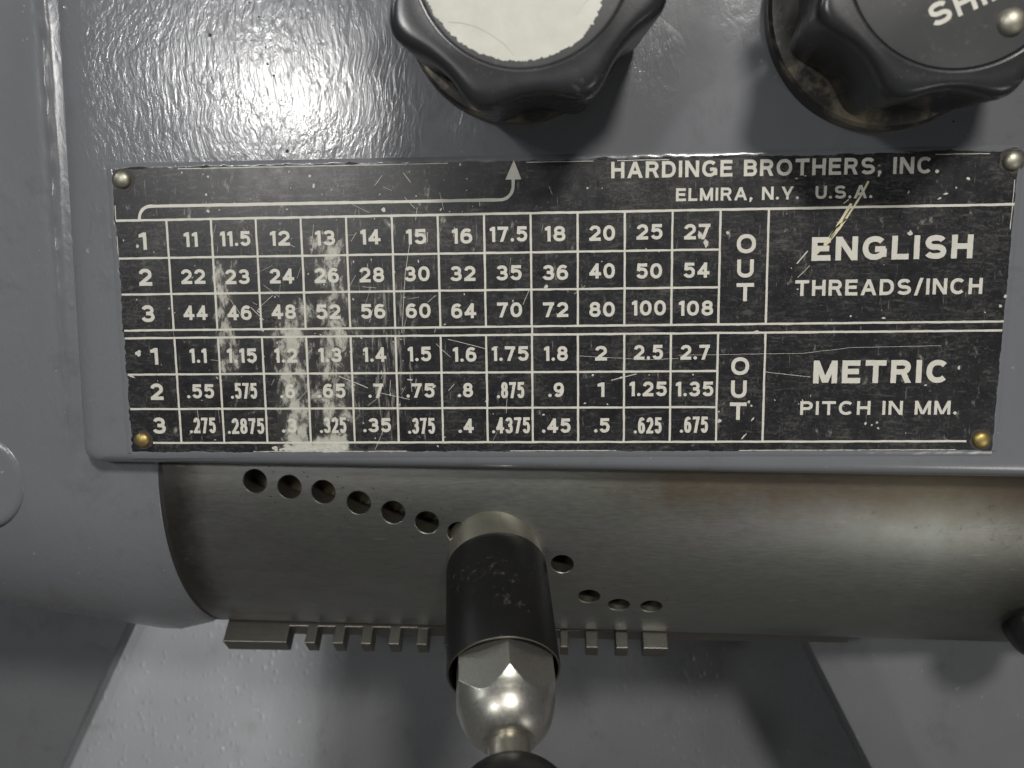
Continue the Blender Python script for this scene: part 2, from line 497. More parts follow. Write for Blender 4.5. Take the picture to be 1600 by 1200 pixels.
# ------------------------------------------------------------------ machine bed behind and below (the surface seen under the gearbox)
def bed():
    zt, zb = -100.0, -340.0
    def col(p_top, p_bot, yt):                          # x on the line through two measured points
        k = (p_bot[0] - p_top[0]) / (p_bot[1] - p_top[1])
        return lambda z: (p_top[0] + k * (z - p_top[1]), yt)
    stations = [
        (-260, -260, 178), (-96, -128, 176), (-84, -116, 172), (-80.5, -112, 150), (-79.6, -110.6, 118), (-79.0, -110, 112), (-77.8, -108.6, 107.5), (-75.6, -106.2, 104.6), (-72.5, -103, 103.6), (-68, -98, 104.8),
        (-40, -50, 122), (-14, -19, 135), (-4, -9, 139.5), (6, 2, 143), (18, 15, 145.5), (34, 32, 147), (90, 92, 149), (140, 150, 151), (200, 220, 153), (330, 340, 156)]
    nz = 40
    vs, fs = [], []
    fine = []
    for i in range(len(stations) - 1):
        a, b = stations[i], stations[i + 1]
        for k in range(6):
            t = k / 6
            fine.append(tuple(a[j] + (b[j] - a[j]) * t for j in range(3)))
    fine.append(stations[-1])
    for j in range(nz + 1):
        z = zt + (zb - zt) * j / nz
        t = (z + 152) / (-213 + 152)
        for a, b, y in fine:
            vs.append((a + (b - a) * t if abs(a) < 250 else a, y + 0.08 * (z + 150), z))
    n = len(fine)
    for j in range(nz):
        for i in range(n - 1):
            a = j * n + i
            fs.append((a, a + 1, a + n + 1, a + n))
    o = mesh_obj('machine_bed', vs, fs, 'bed', None, True, 35)
    o['kind'] = 'structure'
    # raised apron panel at the lower right
    m = MB()
    def X(z, x0, x1): return x0 + (x1 - x0) * (z + 153.7) / (-205.2 + 153.7)
    rows = []
    for j in range(25):
        z = -135 - 9 * j
        y = 70 + 0.08 * (z + 150)
        rows.append([Vector((X(z, 194.7, 220.6), y + 40, z)), Vector((X(z, 194.7, 220.6), y + 1.6, z)), Vector((X(z, 195.0, 220.9), y + 0.5, z)), Vector((X(z, 195.9, 221.8), y, z)),
                     Vector((X(z, 212.5, 236.5), y - 4.0, z)), Vector((X(z, 214.6, 238.4), y - 4.9, z)), Vector((X(z, 217, 240.5), y - 5.0, z)),
                     Vector((X(z, 245, 262), y - 13, z)), Vector((330, y - 34, z)), Vector((330, y + 40, z))])
    vs = [p for r in rows for p in r]
    w = len(rows[0])
    fs = [(j * w + i, j * w + (i + 1) % w, (j + 1) * w + (i + 1) % w, (j + 1) * w + i) for j in range(24) for i in range(w)]
    fs += [tuple(range(w)), tuple(range(24 * w + w - 1, 24 * w - 1, -1))]
    o = mesh_obj('apron_panel', vs, fs, 'apron', None, True, 30)
    o['kind'] = 'structure'


bed()

# ------------------------------------------------------------------ gearbox housing
housing = thing('gearbox_housing', 'blue grey painted cast gearbox housing with raised block face and rounded lower end', 'machine housing')


def rounded_poly(pts, radii, seg=6):
    out = []
    n = len(pts)
    for i in range(n):
        p = Vector(pts[i]); a = Vector(pts[i - 1]) - p; b = Vector(pts[(i + 1) % n]) - p
        r = radii[i]
        if r <= 0: out.append(p); continue
        a.normalize(); b.normalize()
        ang = a.angle(b); d = r / math.tan(ang / 2)
        c = p + (a + b).normalized() * (r / math.sin(ang / 2))
        s, e = p + a * d, p + b * d
        a0 = math.atan2(s.y - c.y, s.x - c.x); a1 = math.atan2(e.y - c.y, e.x - c.x)
        while a1 - a0 > math.pi: a1 -= 2 * math.pi
        while a1 - a0 < -math.pi: a1 += 2 * math.pi
        for k in range(seg + 1):
            t = a0 + (a1 - a0) * k / seg
            out.append(Vector((c.x + r * math.cos(t), c.y + r * math.sin(t))))
    return out


def front_block():
    # outline, counter-clockwise seen from the front (x right, z up); the inset of each edge sets how broadly it is rounded
    L0, L1 = (-26.5, 105), (-30.5, -66.0)
    R1, R0 = (300, -71.2), (300, 105)
    prof = [(0.0, 45), (0.0, 5.2), (0.10, 3.7), (0.27, 2.5), (0.52, 1.55), (0.78, 0.95), (1.0, 0.66), (1.35, 0.52), (1.8, 0.5)]
    WL, WB = 6.5, 2.6
    rings = []
    for k, y in prof:
        l, b = WL * k, WB * k
        pts = [(L0[0] + l, L0[1] - b), (L1[0] + l, L1[1] + b), (R1[0] - b, R1[1] + b), (R0[0] - b, R0[1] - b)]
        rings.append([(p.x, y, p.y) for p in rounded_poly(pts, [3, 4.0 - 1.0 * min(k, 1), 3, 3], 8)])
    m = MB()
    m.rings(rings, True, True)
    return m.build('front_block', 'panel', housing, True, 50)


front_block()


def end_casting():
    """left casting: flat upper wall with a raised ridge beside the block, rounded belly below, cut off at the drum"""
    yc, z0, tl = 72.0, -74.9, -0.016
    xs = [-190, -150, -120, -100, -85, -70, -60, -52, -46, -42, -39, -38, -37, -36.4, -35.8, -35.2, -34.6, -34, -33.4, -32.8, -32.2, -31.4, -30.6, -29.5, -27, -24, -21, -18.5, -16.5, -15, -13.8, -12.9, -12.3, -12.0, -12.0]
    def bulge(x):                                       # radius added towards the lower lip
        if x > -30: return 3.0 * max(0, min(1, (-12 - x) / 12.0))
        return 3.0 - 7.0 * min(1.2, (-30 - x) / 60.0)
    rows = []
    for ix, x in enumerate(xs):
        r = 62.6
        edge = 0
        if x > -14.5:
            t = min(1, (x + 14.5) / 2.5)
            edge = 1.6 * (1 - math.sqrt(max(0, 1 - t * t)))
        if ix == len(xs) - 1: edge = 14
        sec = []
        # upper wall, top down, with ridge and cove beside the block
        for z in [105, 95, 85, 78] + [72 - 1.5 * q for q in range(96)] + [-73]:
            sh = -1.2 if z > 40 else -1.2 - (40 - z) * 0.026
            rx = -33.6 + sh + 0.35 * noise.noise(Vector((z * 0.09, 2.2, 0)))
            d = x - rx
            y = 9.4
            fade = max(0, min(1, (z + 72) / 12))
            y += fade * (-(0.75 + 0.6 * noise.noise(Vector((z * 0.22, x * 0.3, 4)))) * math.exp(-(d / 0.8) ** 2) - 0.9 * math.exp(-((d + 3) / 5.0) ** 2))
            sec.append((x, y + edge, z))
        nphi = 30
        phim = 60.0
        for k in range(1, nphi + 1):
            ph = math.radians(phim * k / nphi)
            rr = r + bulge(x) * (k / nphi) ** 1.5 - edge
            zz = z0 + tl * x - rr * math.sin(ph)
            yy = yc - rr * math.cos(ph)
            sec.append((x, yy, zz))
        # rounded lower lip turning under
        ph = math.radians(phim)
        rr = r + bulge(x) * 1.0 - edge
        tx, tz = math.sin(ph), -math.cos(ph)            # tangent (y, z) at the lip
        y, z = sec[-1][1], sec[-1][2]
        R2 = 3.2
        cy, cz = yc - (rr - R2) * math.cos(ph), z0 + tl * x - (rr - R2) * math.sin(ph)
        for k in range(1, 9):
            q = ph + math.radians(95) * k / 8
            sec.append((x, cy - R2 * math.cos(q), cz - R2 * math.sin(q)))
        y, z = sec[-1][1], sec[-1][2]
        sec.append((x, y + 14, z + 5.5))
        sec.append((x, y + 60, z + 22))
        sec.append((x, 130, 60)); sec.append((x, 130, 105))
        rows.append(sec)
    n = len(rows[0])
    vs = [p for r in rows for p in r]
    fs = []
    for i in range(len(rows) - 1):
        for j in range(n):
            a, b = i * n + j, i * n + (j + 1) % n
            fs.append((a, b, b + n, a + n))
    fs.append(tuple(range(n - 1, -1, -1)))
    o = mesh_obj('end_casting', vs, fs, 'casting', housing, True, 40)
    # shallow round boss at the far left
    prof = [(-2.0, 15.2), (0.1, 14.6), (0.42, 14.2), (0.68, 13.6), (0.82, 12.8), (0.86, 11.5)]
    m = MB()
    m.rings(lathe_rings((-67.0, 9.6, -73.0), (0, -1, 0), prof, 72), True, True)
    m.build('boss', 'casting', o, True, 40)


end_casting()


def paint_bead():
    """paint lapped unevenly over the border of the data plate"""
    m = MB()
    PL = [(-14.0, 13.4), (216.0, 12.95), (214.2, -62.1), (-14.4, -62.6)]
    def edge(a, b, seed, w0, w1, side):
        n = int((Vector(b) - Vector(a)).length / 0.55)
        d = (Vector(b) - Vector(a)).normalized()
        nr = Vector((-d.y, d.x)) * side                # towards the plate
        top, out, mid = [], [], []
        for i in range(n + 1):
            p = Vector(a) + (Vector(b) - Vector(a)) * i / n
            k = noise.noise(Vector((i * 0.13, seed, 0))) * 0.5 + noise.noise(Vector((i * 0.5, seed, 5))) * 0.35 + noise.noise(Vector((i * 1.4, seed, 9))) * 0.15
            w = w0 + (w1 - w0) * max(0, min(1, 0.5 + k))
            h = 0.03 + 0.16 * noise.noise(Vector((i * 0.21, seed, 3)))
            top.append((p.x + nr.x * w, -0.02, p.y + nr.y * w))
            mid.append((p.x + nr.x * (w * 0.4 - 0.35), -0.05 - max(0, h), p.y + nr.y * (w * 0.4 - 0.35)))
            out.append((p.x - nr.x * 1.7, 0.62, p.y - nr.y * 1.7))
        vs = top + mid + out
        k = n + 1
        m.add(vs, [(i, i + 1, k + i + 1, k + i) for i in range(n)] + [(k + i, k + i + 1, 2 * k + i + 1, 2 * k + i) for i in range(n)])
    edge(PL[0], PL[1], 1.3, -0.35, 0.40, -1)
    edge(PL[2], PL[1], 4.1, -0.15, 0.40, 1)
    edge(PL[3], PL[2], 7.7, -0.1, 0.55, 1)
    edge(PL[3], PL[0], 2.2, -0.3, 0.9, -1)
    m.build('paint_edge', 'panel', housing, True)


paint_bead()


def paint_faults():
    for u, v, r in [(328, 55, 0.55), (404, 26, 0.28), (390, 4, 0.25), (415, 74, 0.25), (418, 100, 0.32), (405, 106, 0.25), (428, 118, 0.36), (440, 157, 0.22), (449, 236, 0.42), (520, 40, 0.2), (1490, 190, 0.3)]:
        p = at(u, v, 0.5)
        n = 10
        m = MB()
        m.add([(p.x + r * random.uniform(0.7, 1.2) * math.cos(6.2832 * i / n), 0.485, p.z + r * random.uniform(0.7, 1.2) * math.sin(6.2832 * i / n)) for i in range(n)], [tuple(range(n))])
        m.build('paint_pit', 'gap', housing)
    # dark cracks where the paint has parted from the plate
    for a, b in [((-10, 13.55), (-3.5, 13.5)), ((9.5, 13.5), (13, 13.45)), ((112, 13.35), (117, 13.3)), ((140, 13.2), (147, 13.2)), ((188, 13.15), (206, 13.05)), ((48, 13.45), (52, 13.4))]:
        n = 14
        m = MB()
        vs = []
        for i in range(n + 1):
            t = i / n
            x = a[0] + (b[0] - a[0]) * t
            z = a[1] + (b[1] - a[1]) * t
            w = math.sin(math.pi * t) * (0.28 + 0.3 * noise.noise(Vector((x * 1.3, 0, 2))))
            o = 0.2 * noise.noise(Vector((x * 0.9, 5, 2)))
            vs += [(x, -0.19, z + o + w), (x, -0.19, z + o - w)]
        m.add(vs, [(2 * i, 2 * i + 1, 2 * i + 3, 2 * i + 2) for i in range(n)])
        m.build('paint_crack', 'gap', housing)


paint_faults()

# ------------------------------------------------------------------ data plate
plate = thing('data_plate', 'worn black thread and pitch chart plate with cream lettering riveted to grey housing', 'data plate')


def plate_body():
    m = MB()
    o = rounded_poly([(-14.0, 13.4), (-14.4, -62.6), (214.2, -62.1), (216.0, 12.95)], [0.8] * 4, 4)
    m.slab([(p.x, p.y) for p in o], 0.0, 0.56)
    m.build('backing', 'plate', plate)


plate_body()
YL = -0.035                                              # lettering stands this far proud
# engraved lettering: every character is drawn as strokes of one width, as a pantograph cuts it
def A(cx, cy, rx, ry, a0, a1):
    return ('arc', cx, cy, rx, ry, a0, a1)


GLYPHS = {   # width (share of the height), strokes; 'l' square-ended line, 'd' slanted line cut level, arcs in degrees
    '0': (0.90, [[A(.5, .5, .5, .5, 0, 360)]]),
    '1': (0.40, [['l', (1, 0), (1, 1)], ['f']]),
    '2': (0.86, [[A(.5, .70, .48, .30, 172, -28), (0.03, 0.03)], ['l', (0, 0), (1, 0)]]),
    '3': (0.86, [[A(.48, .75, .45, .25, 165, -90)], [A(.48, .26, .52, .26, 90, -168)], ['b', (.30, .51), (.5, .51)]]),
    '4': (0.92, [['l', (.72, 0), (.72, 1)], ['l', (0, .26), (1, .26)], ['b', (.70, 1.0), (0.0, .27)]]),
    '5': (0.86, [['l', (.14, 1), (.92, 1)], ['b', (.13, 1.0), (.07, .50)], [A(.49, .33, .51, .33, 148, -160)]]),
    '6': (0.86, [[A(.5, .31, .5, .31, 0, 360)], [A(.56, .46, .56, .54, 50, 195)]]),
    '7': (0.84, [['l', (0, 1), (1, 1)], ['d', (.30, 0), (1, 1)]]),
    '8': (0.86, [[A(.5, .76, .43, .24, 0, 360)], [A(.5, .265, .5, .265, 0, 360)]]),
    '9': (0.86, [[A(.5, .69, .5, .31, 0, 360)], [A(.44, .54, .56, .54, 230, 375)]]),
    '.': (0.0, [['dot', 0]]), ',': (0.0, [['dot', 0], ['tail']]), ' ': (0.55, []),
    '/': (0.55, [['d', (0, -.06), (1, 1.06)]]),
    'A': (1.0, [['d', (0, 0), (.5, 1)], ['d', (1, 0), (.5, 1)], ['b', (.2, .29), (.8, .29)]]),
    'B': (0.84, [['l', (0, 0), (0, 1)], [(0, 1), (.55, 1), A(.55, .765, .40, .235, 90, -90), (0, .53)], [(.55, .53), A(.58, .265, .42, .265, 90, -90), (0, 0)]]),
    'C': (0.95, [[A(.5, .5, .5, .5, 42, 318)]]),
    'D': (0.90, [['l', (0, 0), (0, 1)], [(0, 1), (.42, 1), A(.42, .5, .58, .5, 90, -90), (0, 0)]]),
    'E': (0.78, [['l', (0, 0), (0, 1)], ['l', (0, 1), (.97, 1)], ['l', (0, 0), (1, 0)], ['l', (0, .52), (.88, .52)]]),
    'F': (0.74, [['l', (0, 0), (0, 1)], ['l', (0, 1), (1, 1)], ['l', (0, .5), (.88, .5)]]),
    'G': (0.98, [[A(.5, .5, .5, .5, 42, 335)], ['b', (.52, .44), (1.08, .44)], ['b', (1, .46), (1, .0)]]),
    'H': (0.86, [['l', (0, 0), (0, 1)], ['l', (1, 0), (1, 1)], ['l', (0, .52), (1, .52)]]),
    'I': (0.0, [['l', (0, 0), (0, 1)]]),
    'L': (0.70, [['l', (0, 0), (0, 1)], ['l', (0, 0), (1, 0)]]),
    'M': (1.02, [['l', (0, 0), (0, 1)], ['l', (1, 0), (1, 1)], ['d', (.5, .04), (0.0, 1)], ['d', (.5, .04), (1, 1)]]),
    'N': (0.90, [['l', (0, 0), (0, 1)], ['l', (1, 0), (1, 1)], ['d', (1, 0), (0, 1)]]),
    'O': (1.0, [[A(.5, .5, .5, .5, 0, 360)]]),
    'P': (0.80, [['l', (0, 0), (0, 1)], [(0, 1), (.55, 1), A(.55, .73, .45, .27, 90, -90), (0, .46)]]),
    'R': (0.86, [['l', (0, 0), (0, 1)], [(0, 1), (.55, 1), A(.55, .74, .40, .26, 90, -90), (0, .48)], ['d', (1, 0), (.55, .46)]]),
    'S': (0.88, [[A(.5, .745, .46, .255, 22, 270), A(.5, .25, .5, .25, 85, -160)]]),
    'T': (0.88, [['l', (0, 1), (1, 1)], ['l', (.5, 0), (.5, 1)]]),
    'U': (0.86, [[(0, 1.12), (0, .38), A(.5, .38, .5, .38, 180, 360), (1, 1.12)]]),
    'Y': (0.94, [['d', (.5, .40), (0, 1)], ['d', (.5, .40), (1, 1)], ['l', (.5, 0), (.5, .45)]]),
}
W_BOLD = 0.205
_layer = [0]


def put_text(m, body, x0, x1, zb, h, zb1=None, weight=W_BOLD, y=-0.035):
    """x0..x1 fitted exactly; base line from zb (at x0) to zb1 (at x1); h capital height; edges waver like worn etching"""
    zb1 = zb if zb1 is None else zb1
    sw = weight * h
    widths = [(GLYPHS[c][0] * h if GLYPHS[c][0] else 0.0) for c in body]
    gap = 0.20 * h
    flex = sum(max(0, w - sw) if w else 0 for w in widths) + gap * (len(body) - 1)
    fixed = sum(sw for c in body if c != ' ')
    k = (x1 - x0 - fixed) / flex
    cx = x0

    def stroke(pts, closed=False):
        _layer[0] += 1
        yy = y - 0.0012 * (_layer[0] % 7)
        n = len(pts)
        vs = []
        for i, p in enumerate(pts):
            a = pts[(i - 1) % n] if (i or closed) else p
            b = pts[(i + 1) % n] if (i < n - 1 or closed) else p
            d1, d2 = (p - a), (b - p)
            d = (d1.normalized() if d1.length > 1e-9 else Vector((0, 0))) + (d2.normalized() if d2.length > 1e-9 else Vector((0, 0)))
            d.normalize()
            cosv = 1.0
            if d1.length > 1e-9 and d2.length > 1e-9: cosv = max(0.55, d.dot(d1.normalized()))
            nr = Vector((-d.y, d.x)) * (sw / 2 / cosv)
            vs += [p + nr, p - nr]
        quads(vs, n if closed else n - 1, n, yy)

    def quads(vs, cnt, n, yy):
        out = []
        for v in vs:
            t = (v.x - x0) / (x1 - x0)
            zz = v.y + zb + (zb1 - zb) * t
            out.append((v.x + 0.05 * noise.noise(Vector((v.x * 2.3, zz * 2.3, 3.1))), yy, zz + 0.05 * noise.noise(Vector((v.x * 2.3, zz * 2.3, 8.7)))))
        m.add(out, [(2 * i, 2 * i + 1, (2 * i + 3) % (2 * n), (2 * i + 2) % (2 * n)) for i in range(cnt)])

    for c, w in zip(body, widths):
        wd, strokes = GLYPHS[c]
        inner = max(0, w - sw) * k if w else 0.0
        if c == ' ': cx += inner + sw * 0 + gap * k; continue
        def U(p): return Vector((cx + sw / 2 + p[0] * inner, sw / 2 + p[1] * (h - sw)))
        for st in strokes:
            if st[0] == 'dot':
                r = sw * 0.56
                px_ = cx + sw / 2
                _layer[0] += 1
                m.add([(px_ + r * math.cos(q) * (1 + 0.1 * math.cos(4 * q)), y - 0.0012 * (_layer[0] % 7), zb + (zb1 - zb) * (px_ - x0) / (x1 - x0) + r + r * math.sin(q)) for q in [2 * math.pi * i / 12 for i in range(12)]], [tuple(range(12))])
            elif st[0] == 'tail':
                p = Vector((cx + sw * 0.72, sw * 0.55))
                quads([p + Vector((-sw * .55, sw * .1)), p + Vector((sw * .36, sw * .1)), p + Vector((-sw * .75, -sw * 1.25)), p + Vector((-sw * .25, -sw * 1.25))], 1, 2, y - 0.0005)
            elif st[0] == 'f':
                p = U((1, 1)) + Vector((0, sw / 2))
                q = Vector((cx, h * 0.80))
                quads([p + Vector((-sw * .30, 0)), p + Vector((0.0, -sw * 1.25)), q + Vector((0, sw * .42)), q + Vector((0, -sw * .42))], 1, 2, y - 0.0005)
            elif st[0] in ('l', 'b'):
                a, b = U(st[1]), U(st[2])
                e = (b - a).normalized() * (sw / 2 if st[0] == 'l' else 0.0)
                a, b = a - e, b + e
                stroke([a + (b - a) * i / 6 for i in range(7)])
            elif st[0] == 'd':
                a, b = U(st[1]), U(st[2])
                a, b = Vector((a.x, a.y - sw / 2)), Vector((b.x, b.y + sw / 2))
                d = (b - a)
                hw = Vector((sw / 2 * d.length / abs(d.y) * 0.98, 0))
                vs = []
                for i in range(7):
                    p = a + d * i / 6
                    vs += [p - hw, p + hw]
                _layer[0] += 1
                quads(vs, 6, 7, y - 0.0012 * (_layer[0] % 7))
            else:
                pts, closed = [], False
                for e in st:
                    if e[0] == 'arc':
                        _, ax_, ay_, rx, ry, a0, a1 = e
                        n = max(6, int(abs(a1 - a0) / 12))
                        closed = abs(a1 - a0) >= 360
                        for i in range(n if closed else n + 1):
                            q = math.radians(a0 + (a1 - a0) * i / n)
                            cc, ss = math.cos(q), math.sin(q)
                            ex = 0.90
                            pts.append(U((ax_ + rx * math.copysign(abs(cc) ** ex, cc), ay_ + ry * math.copysign(abs(ss) ** ex, ss))))
                    else: pts.append(U(e))
                stroke(pts, closed)
        cx += inner + sw + gap * k


def lettering(items):
    m = MB()
    for it in items: put_text(m, **it)
    m.build('lettering', 'letter', plate)


lettering([dict(body='HARDINGE BROTHERS, INC.', x0=116.5, x1=197.0, zb=8.35, zb1=7.95, h=4.05)])
lettering([dict(body='ELMIRA, N.Y.  U.S.A.', x0=132.8, x1=181.2, zb=2.35, zb1=2.25, h=3.2)])
lettering([dict(body='ENGLISH', x0=166.9, x1=206.3, zb=-13.05, zb1=-12.95, h=5.9, weight=0.235)])
lettering([dict(body='THREADS/INCH', x0=163.1, x1=209.2, zb=-21.85, h=4.0)])
lettering([dict(body='METRIC', x0=168.4, x1=202.3, zb=-44.3, h=5.9, weight=0.235)])
lettering([dict(body='PITCH IN MM.', x0=165.4, x1=204.7, zb=-52.55, h=3.6)])
lettering([dict(body='O', x0=148.2, x1=153.0, zb=-10.9, h=4.8), dict(body='U', x0=148.45, x1=152.6, zb=-17.0, h=4.6), dict(body='T', x0=148.4, x1=152.8, zb=-23.0, h=4.6)])
lettering([dict(body='O', x0=147.5, x1=152.1, zb=-42.0, h=4.6), dict(body='U', x0=147.6, x1=151.6, zb=-48.0, h=4.6), dict(body='T', x0=147.4, x1=151.7, zb=-53.8, h=4.6)])

ROWS = [0.0, -9.83, -19.37, -29.0, -31.08, -40.93, -50.39, -59.8]
TABLE = [
    (0, ['1', '11', '11.5', '12', '13', '14', '15', '16', '17.5', '18', '20', '25', '27']),
    (1, ['2', '22', '23', '24', '26', '28', '30', '32', '35', '36', '40', '50', '54']),
    (2, ['3', '44', '46', '48', '52', '56', '60', '64', '70', '72', '80', '100', '108']),
    (4, ['1', '1.1', '1.15', '1.2', '1.3', '1.4', '1.5', '1.6', '1.75', '1.8', '2', '2.5', '2.7']),
    (5, ['2', '.55', '.575', '.6', '.65', '.7', '.75', '.8', '.875', '.9', '1', '1.25', '1.35']),
    (6, ['3', '.275', '.2875', '.3', '.325', '.35', '.375', '.4', '.4375', '.45', '.5', '.625', '.675'])]


def number_width(s):
    narrow = s.startswith('.') and len(s) >= 4
    w = 0.0
    for c in s:
        w += 0.95 if c == '.' else (1.9 if c == '1' else 3.45)
    w -= 0.35
    if narrow: w *= 0.66 if len(s) == 4 else 0.70
    return w + (0.25 if '1' == s[0] else 0)


for r, cells in TABLE:
    m = MB()
    for c, s in enumerate(cells):
        cx = -6.8 if c == 0 else 12 * c - 6.0
        w = number_width(s)
        h = 4.5 if c == 0 else 3.85
        if c == 0: w *= 1.15
        if s.startswith('.') and len(s) >= 4: h = 4.3
        if c and len(s) >= 2: cx += 0.25
        if c == 0 and r >= 4: cx += 0.9
        w = min(w, 11.0)
        zc = (ROWS[r] + ROWS[r + 1]) / 2 - (0.35 if r < 4 else 0.0)
        zz = zc - h / 2 + random.uniform(-0.15, 0.15)
        put_text(m, s, cx - w / 2, cx + w / 2, zz, h, weight=0.21 if len(s) < 4 or s[0] != '.' else 0.175)
    m.build('number_row', 'letter', plate)


def strip(m, pts, w, y=YL, seg=1.6):
    """ribbon along a polyline (x, z) with slightly wavering width"""
    P = []
    for a, b in zip(pts[:-1], pts[1:]):
        a, b = Vector(a), Vector(b)
        n = max(1, int((b - a).length / seg))
        for i in range(n): P.append(a + (b - a) * i / n)
    P.append(Vector(pts[-1]))
    vs = []
    for i, p in enumerate(P):
        d = (P[min(i + 1, len(P) - 1)] - P[max(i - 1, 0)]).normalized()
        nr = Vector((-d.y, d.x))
        k = w / 2 * (1 + 0.22 * noise.noise(Vector((p.x * 0.9, p.y * 0.9, 1.5))))
        o = noise.noise(Vector((p.x * 0.4, p.y * 0.4, 6.5))) * 0.06
        vs.append((p.x + nr.x * (k + o), y, p.y + nr.y * (k + o)))
        vs.append((p.x - nr.x * (k - o), y, p.y - nr.y * (k - o)))
    m.add(vs, [(2 * i, 2 * i + 1, 2 * i + 3, 2 * i + 2) for i in range(len(P) - 1)])


def grid_lines():
    m = MB()
    W = 0.54
    UL = -13.7
    strip(m, [(UL, ROWS[0] + 0.05), (215.6, ROWS[0] + 0.1)], 0.6)
    for i in (1, 2): strip(m, [(UL, ROWS[i]), (144, ROWS[i])], W)
    strip(m, [(UL, ROWS[3]), (214.9, ROWS[3] + 0.2)], W)
    strip(m, [(UL, ROWS[4]), (214.7, ROWS[4])], W)
    for i in (5, 6): strip(m, [(UL, ROWS[i]), (144, ROWS[i])], W)
    strip(m, [(-8.0, ROWS[7]), (207.6, ROWS[7] + 0.3)], W)
    y2 = YL - 0.003
    for k in range(14):
        x = 12 * k if k < 13 else 156.0
        strip(m, [(x, ROWS[0]), (x, ROWS[3])], W, y2)
        strip(m, [(x, ROWS[4]), (x, ROWS[7])], W, y2)
    strip(m, [(96.1, ROWS[3]), (96.1, ROWS[4])], 0.5, y2)
    # bare metal along parts of the plate's border
    for a, b in [((4, 13.05), (75, 12.95)), ((95, 12.75), (112, 12.7)), ((118, 12.7), (131, 12.68)), ((196, 12.5), (209, 12.45)), ((-13.75, -4), (-13.8, -9)), ((215.3, 6), (215.0, -6)), ((-13.6, 4), (-13.7, 0)),
                 ((20, -62.2), (62, -62.1)), ((90, -62.0), (118, -61.95)), ((150, -61.9), (205, -61.75))]:
        strip(m, [a, b], 0.17, YL + 0.008, 0.5)
    m.build('grid_lines', 'letter', plate)


grid_lines()


def arrow():
    m = MB()
    pts = [(-7.3, 0.2)]
    r = 3.3
    for k in range(9):
        t = math.pi - math.pi / 2 * k / 8
        pts.append((-7.3 + r + r * math.cos(t), 0.35 + r * math.sin(t)))
    pts.append((87.9, 3.55))
    for k in range(1, 9):
        t = -math.pi / 2 + math.pi / 2 * k / 8
        pts.append((88.2 + 3.4 * math.cos(t), 6.95 + 3.4 * math.sin(t)))
    pts.append((91.65, 8.9))
    strip(m, pts, 0.78, YL - 0.006)
    m.add([(89.65, YL - 0.008, 8.6), (93.75, YL - 0.008, 8.55), (91.85, YL - 0.008, 13.4)], [(0, 1, 2)])
    m.build('arrow', 'letter', plate)


arrow()


